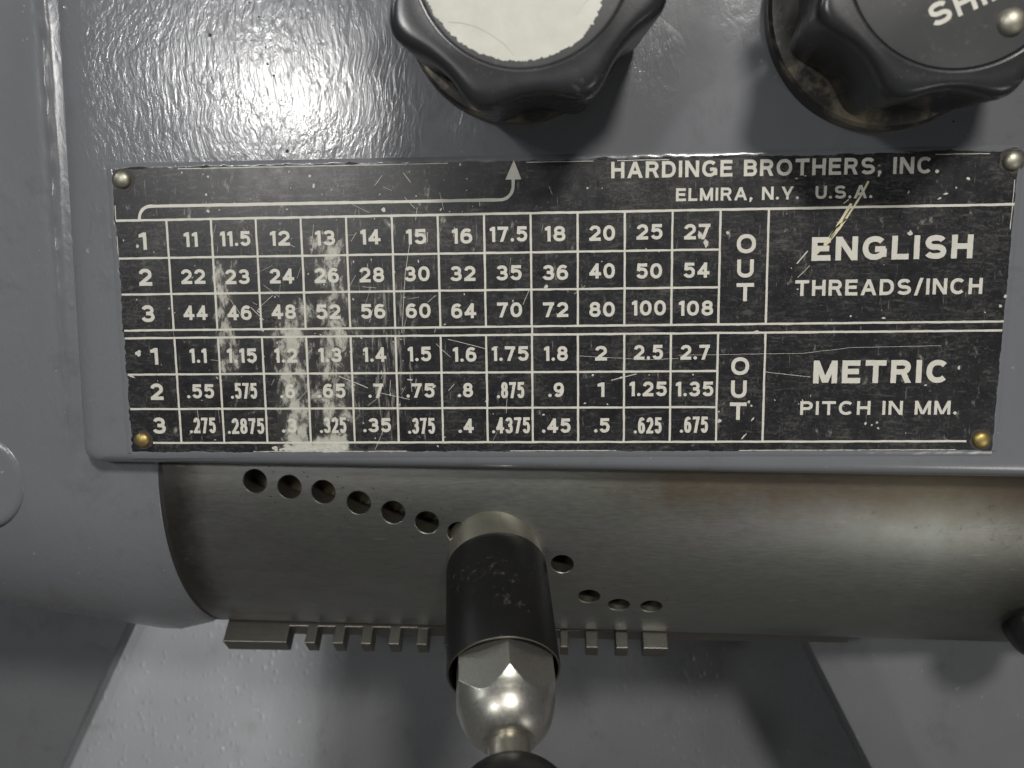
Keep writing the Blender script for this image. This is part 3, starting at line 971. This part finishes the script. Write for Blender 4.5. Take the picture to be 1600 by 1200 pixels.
def chips():
    """nicks, paint flecks and gouges that have cut through the black"""
    m = MB()
    y = YL - 0.012
    def blob(x, z, r, el=1.0, ang=0.0, yy=y):
        n = 9
        ca, sa = math.cos(ang), math.sin(ang)
        pts = []
        for i in range(n):
            t = 2 * math.pi * i / n
            k = r * random.uniform(0.65, 1.25)
            a, b = k * math.cos(t) * el, k * math.sin(t)
            pts.append((x + a * ca - b * sa, yy, z + a * sa + b * ca))
        m.add(pts, [tuple(range(n))])
    def px(x, z): p = at(x, z, 0); return p.x, p.z
    for (u, v, r, el, ang) in [(216, 552, 0.75, 1.2, 0.6), (1137, 364, 0.42, 1, 0), (1468, 310, 0.22, 2.6, 0.4), (1478, 303, 0.26, 2.2, 0.3), (1513, 279, 0.42, 1, 0.5), (1494, 293, 0.24, 1, 0),
                               (1422, 364, 0.6, 1.2, 0.9), (1329, 494, 0.3, 1, 0), (1380, 497, 0.3, 1.8, 0), (1563, 478, 0.4, 1, 0.4), (1571, 463, 0.4, 1, 0), (1539, 488, 0.2, 1, 0), (1246, 452, 0.22, 1, 0),
                               (853, 449, 0.55, 1.1, 0.8), (484, 275, 0.42, 1.0, 0), (490, 290, 0.3, 2.2, 1.5), (325, 276, 0.3, 1, 0), (322, 304, 0.3, 1, 0), (284, 270, 0.25, 1, 0), (325, 330, 0.4, 1, 0),
                               (599, 328, 0.7, 0.8, 0), (719, 257, 0.3, 1, 0), (918, 294, 0.28, 1, 0), (215, 385, 0.45, 1, 0), (1094, 368, 0.5, 2.2, 1.9), (1103, 380, 0.55, 2.4, 1.7), (1124, 658, 0.5, 1.1, 0),
                               (1123, 643, 0.25, 1, 0), (1162, 682, 0.2, 5, 0.9), (1498, 575, 0.35, 1.8, 1.5), (1083, 585, 0.22, 1, 0), (926, 586, 0.28, 1, 0), (970, 590, 0.25, 3, 0.3), (849, 648, 0.25, 1.6, 0.4),
                               (205, 588, 0.25, 5, -0.35), (404, 487, 0.2, 2.5, -0.7), (410, 516, 0.22, 2.5, -0.6), (1182, 518, 0.35, 2.0, 0.2), (678, 604, 0.3, 2.2, 0.9), (640, 593, 0.2, 4, -0.1),
                               (1352, 662, 0.3, 1.4, 1.2), (1362, 664, 0.25, 1.2, 1), (1370, 660, 0.25, 1.4, 0.4), (1372, 669, 0.28, 1.1, 0), (1285, 447, 0.2, 1, 0), (1170, 628, 0.35, 1.2, 0.2), (1174, 634, 0.3, 1, 0), (1176, 655, 0.3, 2, 1)]:
        x, z = px(u, v)
        blob(x, z, r, el, ang)
    for i in range(170):
        x = random.uniform(-13, 213); z = random.uniform(-61, 12)
        if random.random() < 0.55: x = random.gauss(45, 22)
        if not -13 < x < 213: continue
        blob(x, z, random.uniform(0.07, 0.2), random.uniform(1, 2.5), random.uniform(0, 3.1))
    # pale residue along the lower border under the worn columns
    for i in range(60):
        x = random.uniform(25.5, 45.5)
        blob(x, -61.1 + random.uniform(-0.8, 0.75), random.uniform(0.3, 0.6), 1.5, random.uniform(-0.3, 0.3), y + random.uniform(-0.003, 0.003))
    # hair scratches
    def scratch(pts, w, segw=0.8):
        a = [px(*p) for p in pts]
        strip(m, a, w, y - 0.004, segw)
    scratch([(1060, 555), (1255, 552), (1330, 543), (1470, 540)], 0.08)
    scratch([(1195, 581), (1266, 589)], 0.13)
    scratch([(905, 556), (1010, 562), (1060, 560)], 0.09)
    scratch([(955, 594), (995, 584)], 0.2)
    scratch([(530, 588), (575, 606)], 0.2)
    scratch([(595, 614), (640, 624)], 0.14)
    scratch([(640, 380), (633, 430), (628, 520)], 0.13)
    scratch([(700, 530), (760, 545)], 0.14)
    scratch([(642, 285), (630, 270)], 0.14)
    scratch([(1265, 415), (1246, 434)], 0.13)
    scratch([(392, 480), (412, 500)], 0.18)
    scratch([(1262, 392), (1245, 412)], 0.3)
    for i in range(70):
        u = random.gauss(560, 140); v = random.uniform(270, 690)
        if not 215 < u < 1500: continue
        ln = random.uniform(8, 34); a = random.gauss(1.72, 0.25) if random.random() < 0.65 else random.uniform(0, 3.1)
        scratch([(u, v), (u + ln * math.cos(a), v + ln * math.sin(a))], random.uniform(0.05, 0.12))
    m.build('scratches', 'chip', plate)
    m2 = MB()
    for pts, w in [([(1357, 283), (1345, 306), (1328, 332), (1312, 356), (1293, 380)], 0.5), ([(1330, 318), (1318, 338), (1297, 372)], 0.7), ([(1322, 342), (1306, 356), (1287, 383)], 0.4), ([(1293, 380), (1276, 396)], 0.45), ([(1318, 318), (1326, 312)], 0.2)]:
        strip(m2, [px(*p) for p in pts], w, y - 0.008, 0.7)
    m2.build('gouge', 'scratch_warm', plate)


chips()


def rivet(x, z, r, h, mat, label=None):
    prof = [(-0.3, r), (h * 0.30, r), (h * 0.58, r * 0.90), (h * 0.80, r * 0.70), (h * 0.93, r * 0.45), (h, r * 0.15)]
    m = MB()
    m.rings(lathe_rings((x, -0.01, z), (0, -1, 0), prof, 32), True, True)
    o = m.build('rivet', mat, plate, True, 60)
    if label: o['label'] = label
    m = MB()                                             # grime caught round the head
    n = 40
    pts = []
    for i in range(n):
        t = 2 * math.pi * i / n
        k = r * (1.34 + 0.26 * noise.noise(Vector((math.cos(t) * 2 + x, math.sin(t) * 2, z))))
        pts.append((x + k * math.cos(t), -0.075, z + k * math.sin(t)))
    m.add(pts, [tuple(range(n))])
    m.build('grime', 'grime', o)


rivet(-10.9, 10.6, 2.2, 1.7, 'rivet')
rivet(214.3, 10.6, 2.3, 1.8, 'rivet')
rivet(-10.7, -58.9, 2.0, 1.4, 'brass', 'tarnished brass rivet')
rivet(211.2, -59.1, 2.1, 1.4, 'brass', 'brassy worn rivet')

# ------------------------------------------------------------------ steel drum with index holes
drum = thing('selector_drum', 'turned bare steel drum with a rising row of index holes under the plate', 'selector drum')
YC, Z0, TL, RD = 72.0, -74.9, -0.016, 62.0
HOLES = [(15.8, -1.9), (25.8, -0.5), (35.6, 0.7), (45.7, 3.5), (55.5, 6.0), (65.1, 8.7), (74.2, 11.6), (103.6, 20.8), (111.6, 33.4), (120.6, 37.2), (130.3, 37.6)]


def drum_pt(x, ph, r=RD):
    return (x, YC - r * math.cos(ph), Z0 + TL * x - r * math.sin(ph))


def drum_body():
    V, Fc, Nn, BORE = [], [], [], []
    def add(p, n): V.append(p); Nn.append(n); return len(V) - 1
    def nrm(ph): return (0, -math.cos(ph), -math.sin(ph))
    PH0, PH1, dp = math.radians(-75), math.radians(128), math.radians(1.0)
    half = 4.55
    strips = []
    x = -45.0
    for hx, hp in HOLES:
        if hx - half > x: strips.append((x, hx - half, None))
        strips.append((max(x, hx - half), hx + half, (hx, math.radians(hp))))
        x = hx + half
    strips.append((x, 300.0, None))
    def quadgrid(x0, x1, a, b):
        n = max(1, int(round((b - a) / dp)))
        nx = max(1, int((x1 - x0) / 12))
        idx = [[add(drum_pt(x0 + (x1 - x0) * k / nx, a + (b - a) * j / n), nrm(a + (b - a) * j / n)) for k in range(nx + 1)] for j in range(n + 1)]
        for j in range(n):
            for k in range(nx): Fc.append((idx[j][k], idx[j][k + 1], idx[j + 1][k + 1], idx[j + 1][k]))
    for x0, x1, h in strips:
        if h is None: quadgrid(x0, x1, PH0, PH1); continue
        hx, hp = h
        da = half / RD
        quadgrid(x0, x1, PH0, hp - da)
        quadgrid(x0, x1, hp + da, PH1)
        r = 3.42 if hx < 90 else 3.25
        n = 64
        def sq(t):
            c, s = math.cos(t), math.sin(t)
            k = 1 / max(abs(c), abs(s))
            xx = hx + c * k * half
            return min(max(xx, x0), x1), hp + s * k * da
        outer, mid1, inner = [], [], []
        for i in range(n):
            t = 2 * math.pi * (i + 0.5) / n + math.pi / 4
            xo, po = sq(t)
            outer.append(add(drum_pt(xo, po), nrm(po)))
            xi, pi_ = hx + (r + 0.22) * math.cos(t), hp + (r + 0.22) / RD * math.sin(t)
            inner.append(add(drum_pt(xi, pi_), nrm(pi_)))
        # corners of the square patch
        for i in range(n): Fc.append((outer[i], outer[(i + 1) % n], inner[(i + 1) % n], inner[i]))
        # chamfer + wall + floor, all parallel to the hole axis
        ax_ = Vector(nrm(hp))
        def ring(rr, depth, nf):
            out = []
            for i in range(n):
                t = 2 * math.pi * (i + 0.5) / n + math.pi / 4
                xi, pi_ = hx + rr * math.cos(t), hp + rr / RD * math.sin(t)
                p = Vector(drum_pt(xi, pi_)) - ax_ * depth
                rad = (Vector(drum_pt(xi, pi_)) - Vector(drum_pt(hx, hp)))
                rad = (rad - ax_ * rad.dot(ax_)).normalized()
                out.append(add(tuple(p), tuple(nf(rad))))
            return out
        def link(a, b):
            for i in range(n): Fc.append((a[i], a[(i + 1) % n], b[(i + 1) % n], b[i]))
        c0 = ring(r + 0.22, 0.0, lambda q: (ax_ - q).normalized())
        c1 = ring(r, 0.24, lambda q: (ax_ - q).normalized())
        link(c0, c1)
        bore0 = len(Fc)
        w0 = ring(r, 0.24, lambda q: -q)
        w1 = ring(r, 9, lambda q: -q)
        link(w0, w1)
        f0 = ring(r, 9, lambda q: ax_)
        ctr = add(tuple(Vector(drum_pt(hx, hp)) - ax_ * 10.5), tuple(ax_))
        for i in range(n): Fc.append((f0[i], f0[(i + 1) % n], ctr))
        BORE.extend(range(bore0, len(Fc)))
    # square-patch corners: sq() skips the exact corner, so fill the four small triangles
    me = bpy.data.meshes.new('drum_shell')
    me.from_pydata([tuple(c * MM for c in p) for p in V], [], Fc)
    me.update()
    bm = bmesh.new(); bm.from_mesh(me)
    for f in bm.faces:                                   # make winding agree with the stored normals
        n = sum((Vector(Nn[v.index]) for v in f.verts), Vector())
        if f.normal.dot(n) < 0: f.normal_flip()
    bm.to_mesh(me); bm.free()
    for p in me.polygons: p.use_smooth = True
    me.normals_split_custom_set_from_vertices([Vector(n).normalized() for n in Nn])
    me.materials.append(M['drum'])
    me.materials.append(M['bore'])
    for i in BORE: me.polygons[i].material_index = 1
    o = bpy.data.objects.new('drum_shell', me)
    COL.objects.link(o)
    o.parent = drum


drum_body()


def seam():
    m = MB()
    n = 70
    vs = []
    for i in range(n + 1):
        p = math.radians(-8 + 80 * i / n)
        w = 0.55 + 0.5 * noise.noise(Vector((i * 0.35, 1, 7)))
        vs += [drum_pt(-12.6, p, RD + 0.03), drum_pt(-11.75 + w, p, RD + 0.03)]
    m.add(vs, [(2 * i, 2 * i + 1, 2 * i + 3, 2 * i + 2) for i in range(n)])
    m.build('seam_shade', 'gap', drum)  # dark strip standing in for the shade between casting and drum


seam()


def comb():
    """slotted bar under the drum; its face leans up and forward, the teeth point down and forward"""
    al = math.radians(48)
    t = Vector((0, -math.sin(al), -math.cos(al)))
    nb = Vector((0, math.cos(al), -math.sin(al)))
    Lt, T = 5.7, 6.7
    solid = [(-9.3, 12.2)] + [(18.3 + 9.32 * k, 21.9 + 9.35 * k) for k in range(9)] + [(102.8, 105.5), (111.1, 115.2), (120.8, 124.9), (129.6, 137.7)]
    pts = []
    for i, (a, b) in enumerate(solid):
        if i: pts.append((a, 0))
        pts += [(a, Lt), (b, Lt)]
        pts.append((b, 0))
    pts += [(197, 0), (197, -9), (-9.3, -9)]
    def P(x, s, d): return Vector((x, 42.0, -131.15 - 0.002 * x)) + t * s + nb * d
    vs = [P(x, s, 0) for x, s in pts] + [P(x, s, T) for x, s in pts]
    n = len(pts)
    me = bpy.data.meshes.new('index_comb')
    bm = bmesh.new()
    bv = [bm.verts.new(v * MM) for v in vs]
    for i in range(n): bm.faces.new([bv[i], bv[(i + 1) % n], bv[(i + 1) % n + n], bv[i + n]])
    ft = bm.faces.new(bv[:n]); fb = bm.faces.new(bv[n:][::-1])
    bm.normal_update()
    bmesh.ops.triangulate(bm, faces=[ft, fb], ngon_method='EAR_CLIP')
    bmesh.ops.recalc_face_normals(bm, faces=bm.faces)
    bm.normal_update()
    es = [e for e in bm.edges if len(e.link_faces) == 2 and e.calc_face_angle(0) > 0.5]
    bmesh.ops.bevel(bm, geom=es, offset=0.3 * MM, segments=2, profile=0.5, affect='EDGES')
    bm.to_mesh(me); bm.free()
    me.materials.append(M['comb'])
    o = bpy.data.objects.new('index_comb', me)
    COL.objects.link(o)
    o.parent = drum
    o['label'] = 'slotted steel index comb along the bottom of the drum'


comb()

# ------------------------------------------------------------------ plunger handle
P0 = Vector((84.4, 13.0, -95.4))
AX = Vector((0.115, -0.872, -0.475)).normalized()
handle = thing('plunger_handle', 'black sleeved plunger handle with domed hex nut and black ball, plugged into drum', 'plunger handle')


def make_handle():
    m = MB()
    m.rings(lathe_rings(P0, AX, [(-6, 13.4), (4.4, 13.45), (5.0, 13.3), (5.3, 12.8)], 96), True, True)
    m.build('collar', 'bright', handle, True, 40)
    m = MB()
    S1 = 39.0
    prof = [(3.9, 13.0), (4.2, 13.5), (4.9, 13.9), (6.0, 14.12), (9, 14.2), (14, 14.25), (26, 14.3), (S1 - 0.5, 14.3), (S1 - 0.12, 14.2), (S1, 13.95), (S1 - 0.1, 13.72), (S1 - 0.6, 13.62), (S1 - 9, 13.6), (S1 - 9.2, 4)]
    m.rings(lathe_rings(P0, AX, prof, 128), True, True)
    m.build('sleeve', 'sleeve', handle, True, 50)
    m = MB()
    m.rings(lathe_rings(P0, AX, [(S1 - 0.12, 14.24), (S1 - 0.02, 14.18), (S1 + 0.04, 14.06), (S1 + 0.04, 13.9), (S1 - 0.06, 13.7)], 128), False, False)
    m.build('rim', 'comb', handle, True, 60)
    # hexagon running into a dome
    def dome(s):
        if s < 43.0: return 20.0
        return 0
    ap = 11.55
    prof = []
    S0, SD, SE = 31.0, 43.6, 57.6
    steps = [S0, 36, 39.2] + [39.4 + 0.15 * k for k in range(124)]
    steps = [s for s in steps if s < SE]
    def hexr(t):
        d = (t - math.radians(93.75)) % (math.pi / 3)
        d = d - math.pi / 6                          # corner at 93 degrees (top)
        return ap / math.cos(d)
    KN = [(40, 16.6), (43, 14.7), (45.4, 13.34), (48.0, 12.1), (50, 11.45), (52, 10.8), (54, 9.8), (55.6, 8.5), (56.8, 7.05), (57.6, 5.6), (58.2, 4.2)]

    def domer(s):
        # silhouette of the dome, a smooth curve through measured radii
        if s <= KN[1][0]: return KN[1][1] + (KN[1][0] - s) * 0.62
        for i in range(1, len(KN) - 2):
            if s <= KN[i + 1][0]:
                (a0, b0), (a1, b1), (a2, b2), (a3, b3) = KN[i - 1], KN[i], KN[i + 1], KN[i + 2]
                h = a2 - a1
                t = (s - a1) / h
                m1, m2 = (b2 - b0) / (a2 - a0) * h, (b3 - b1) / (a3 - a1) * h
                return (2 * t ** 3 - 3 * t * t + 1) * b1 + (t ** 3 - 2 * t * t + t) * m1 + (-2 * t ** 3 + 3 * t * t) * b2 + (t ** 3 - t * t) * m2
        return 5.6
    ringprof = [(s, domer(s)) for s in steps] + [(SE, domer(SE)), (SE + 0.15, 6.4), (SE + 0.2, 5.6)]
    def rad(t, s, r):
        return min(hexr(t), r)
    m = MB()
    m.rings(lathe_rings(P0, AX, ringprof, 384, rad), True, True)
    m.build('dome_nut', 'nut', handle, True, 13)
    m = MB()
    m.rings(lathe_rings(P0, AX, [(SE - 2, 5.0), (SE + 2, 4.95), (68, 4.9), (72, 4.9)], 48), True, True)
    m.build('rod', 'bright', handle, True, 40)
    m = MB()
    c, R_ = 76.0, 14.6
    prof = []
    for k in range(25):
        t = math.radians(158) - math.radians(156) * k / 24
        prof.append((c + R_ * math.cos(t), R_ * math.sin(t)))
    m.rings(lathe_rings(P0, AX, prof, 64), True, True)
    m.build('ball_grip', 'grip', handle, True, 50)


make_handle()

# ------------------------------------------------------------------ fluted knobs on the panel
def knob(cx, cz, phase, label, fx, fz, fr, mean):
    k = thing('fluted_knob', label, 'knob', 'black fluted knobs on the grey panel', (cx, 0.5, cz))
    # turned flange against the panel
    m = MB()
    m.rings(lathe_rings((fx, 0.2, fz), (0, -1, 0), [(0, fr - 0.4), (1.0, fr), (4.6, fr - 0.1), (5.6, fr - 0.8), (6.2, fr - 3), (6.3, fr - 4.5)], 128), True, True)
    m.build('flange', 'flange', k, True, 30)
    H = 30.0
    W = 0.5
    def ro(t):                                           # outline of the flutes: broad lobes, shallow valleys
        c = math.cos(8 * (t - phase))
        return mean + 1.75 * c + 0.22 * math.cos(16 * (t - phase))
    prof = [('s', 5.3), ('s', 6.5), ('s', 9), ('s', 13), ('s', 18), ('s', 24), ('s', 29), ('s', 31)]
    prof += [('f', math.radians(a)) for a in (90, 78, 66, 54, 42, 31, 22, 15, 9, 5, 2, 0)]
    def rad(t, s, r):
        return RR[round(s, 4)](t)
    RR, steps = {}, []
    for kind, v in prof:
        if kind == 's':
            h = v
            fn = (lambda k: (lambda t: ro(t) - k))((31 - v) / 26 * 2.6)
        else:
            h = 32.2 + 3.6 * math.cos(v) ** 0.80 if v < 1.57 else 32.2
            fn = (lambda q: (lambda t: 23.2 + (ro(t) - 23.2) * q))(math.sin(v) ** 0.36 if v > 0 else 0.0)
        RR[round(h, 4)] = fn
        steps.append((round(h, 4), 1.0))
    for h, r in ((35.86, 22.7), (35.5, 22.35), (34.7, 22.2)):
        RR[h] = (lambda q: (lambda t: q))(r)
        steps.append((h, r))
    m = MB()
    m.rings(lathe_rings((0, 0, 0), (0, -1, 0), steps, 256, rad), True, True)
    m.build('grip_body', 'bakelite', k, True, 60)
    return k


def flange_mat():
    m, nt, bs = new_mat('worn_bronze_rim')
    v1 = coords(nt)
    f = ramp(nt, tex_noise(nt, v1, 60, 5, 0.7), [(0.46, G(0)), (0.62, G(1))])
    L(nt, mix(nt, f, (0.018, 0.017, 0.015), (0.27, 0.24, 0.18)), bs.inputs['Base Color'])
    L(nt, math_n(nt, 'MULTIPLY', f, 0.8), bs.inputs['Metallic'])
    bs.inputs['Roughness'].default_value = 0.4
    return m


M['flange'] = flange_mat()
# lathe angle 0 points to frame_of()'s r axis; for a knob facing -Y that is the photo's left
def ph(deg):
    a, r_, u = frame_of((0, -1, 0))
    d = Vector((math.cos(math.radians(deg)), 0, math.sin(math.radians(deg))))
    return math.atan2(d.dot(u), d.dot(r_))


k1 = knob(96.0, 49.3, ph(252), 'black fluted knob with a plain worn white face, above the arrow', -2.8, 0.4, 27.8, 29.2)
k2 = knob(183.8, 46.6, ph(247), 'black fluted knob with a dark lettered face and rivet, cut off at top edge', -1.2, 0.6, 29.2, 27.6)


def knob_faces():
    m = MB()
    m.rings(lathe_rings((0, 0, 0), (0, -1, 0), [(34.2, 22.1), (34.85, 22.1), (34.95, 21.8)], 96), True, True)
    m.build('face_plate', 'disc_dark', k1, True, 40)
    m = MB()
    pts = []
    for i in range(420):
        t = 2 * math.pi * i / 420
        r = 21.3 + 0.30 * noise.noise(Vector((i * 0.7, 0.3, 0))) + 0.35 * noise.noise(Vector((i * 0.17, 4, 0))) + 0.32 * random.uniform(-0.8, 0.3)
        dg = (math.degrees(t) + 180) % 360 - 180
        if -52 < dg < 40: r -= 2.3 * min(1, (dg + 52) / 30) + 0.5 * noise.noise(Vector((i * 0.5, 8, 0)))
        pts.append((-0.5 + r * math.cos(t), 0.5 + r * math.sin(t)))
    n = len(pts)
    m.add([(p[0], -35.02, p[1]) for p in pts], [tuple(range(n))])
    m.build('white_face', 'white_disc', k1)
    # thin brown hair on the white face
    m = MB()
    strip(m, [(-15.5, -12.5), (-13, -12.8), (-10, -13.6), (-7, -15.1), (-4, -17.2), (-2, -19.6)], 0.16, -35.05, 1.0)
    strip(m, [(11, -12), (13, -9.5), (15.5, -7.6), (17.5, -6.5)], 0.11, -35.05, 1.0)
    m.build('scratches', plain_mat('brown_mark', (0.42, 0.40, 0.31), 0.5), k1)
    m = MB()
    m.rings(lathe_rings((0, 0, 0), (0, -1, 0), [(34.0, 22.05), (35.3, 22.05), (35.45, 21.85)], 128), True, True)
    m.build('face_plate', 'disc_dark', k2, True, 40)
    m = MB()
    # word set on a slant, as on the photo
    ang = math.radians(23)
    p0 = at(1462, 42, -35.9)
    ox, oz = p0.x - 183.8, p0.z - 46.6
    tm = MB()
    put_text(tm, 'SHIFT', 0, 20.8, 0, 4.5, y=-35.53, weight=0.21)
    m.add([(ox + v[0] * math.cos(ang) - v[2] * math.sin(ang), v[1], oz + v[0] * math.sin(ang) + v[2] * math.cos(ang)) for v in tm.v], tm.f)
    m.build('lettering', 'letter', k2)
    p = at(1584, 32, -35.9)
    prof = [(0.0, 2.7), (0.7, 2.6), (1.3, 2.2), (1.7, 1.5), (1.95, 0.8), (2.0, 0.2)]
    m = MB()
    m.rings(lathe_rings((p.x - 183.8, -35.4, p.z - 46.6), (0, -1, 0), prof, 40), True, True)
    m.build('rivet', 'rivet', k2, True, 60)


knob_faces()

# ------------------------------------------------------------------ dark hand knob just entering at the right edge
rk = thing('round_knob', 'plain black round knob at the right end of the drum, mostly out of frame', 'knob')
m = MB()
q = at(1648, 992, 18)
m.rings(lathe_rings((q.x, 40, q.z), (0, -1, 0), [(-18, 5), (8, 5.2), (9, 8.0), (12, 9.6), (16, 10.2), (20, 9.8), (23, 8.4), (25, 5.5), (25.6, 2)], 48), True, True)
m.build('grip_body', 'grip', rk, True, 50)
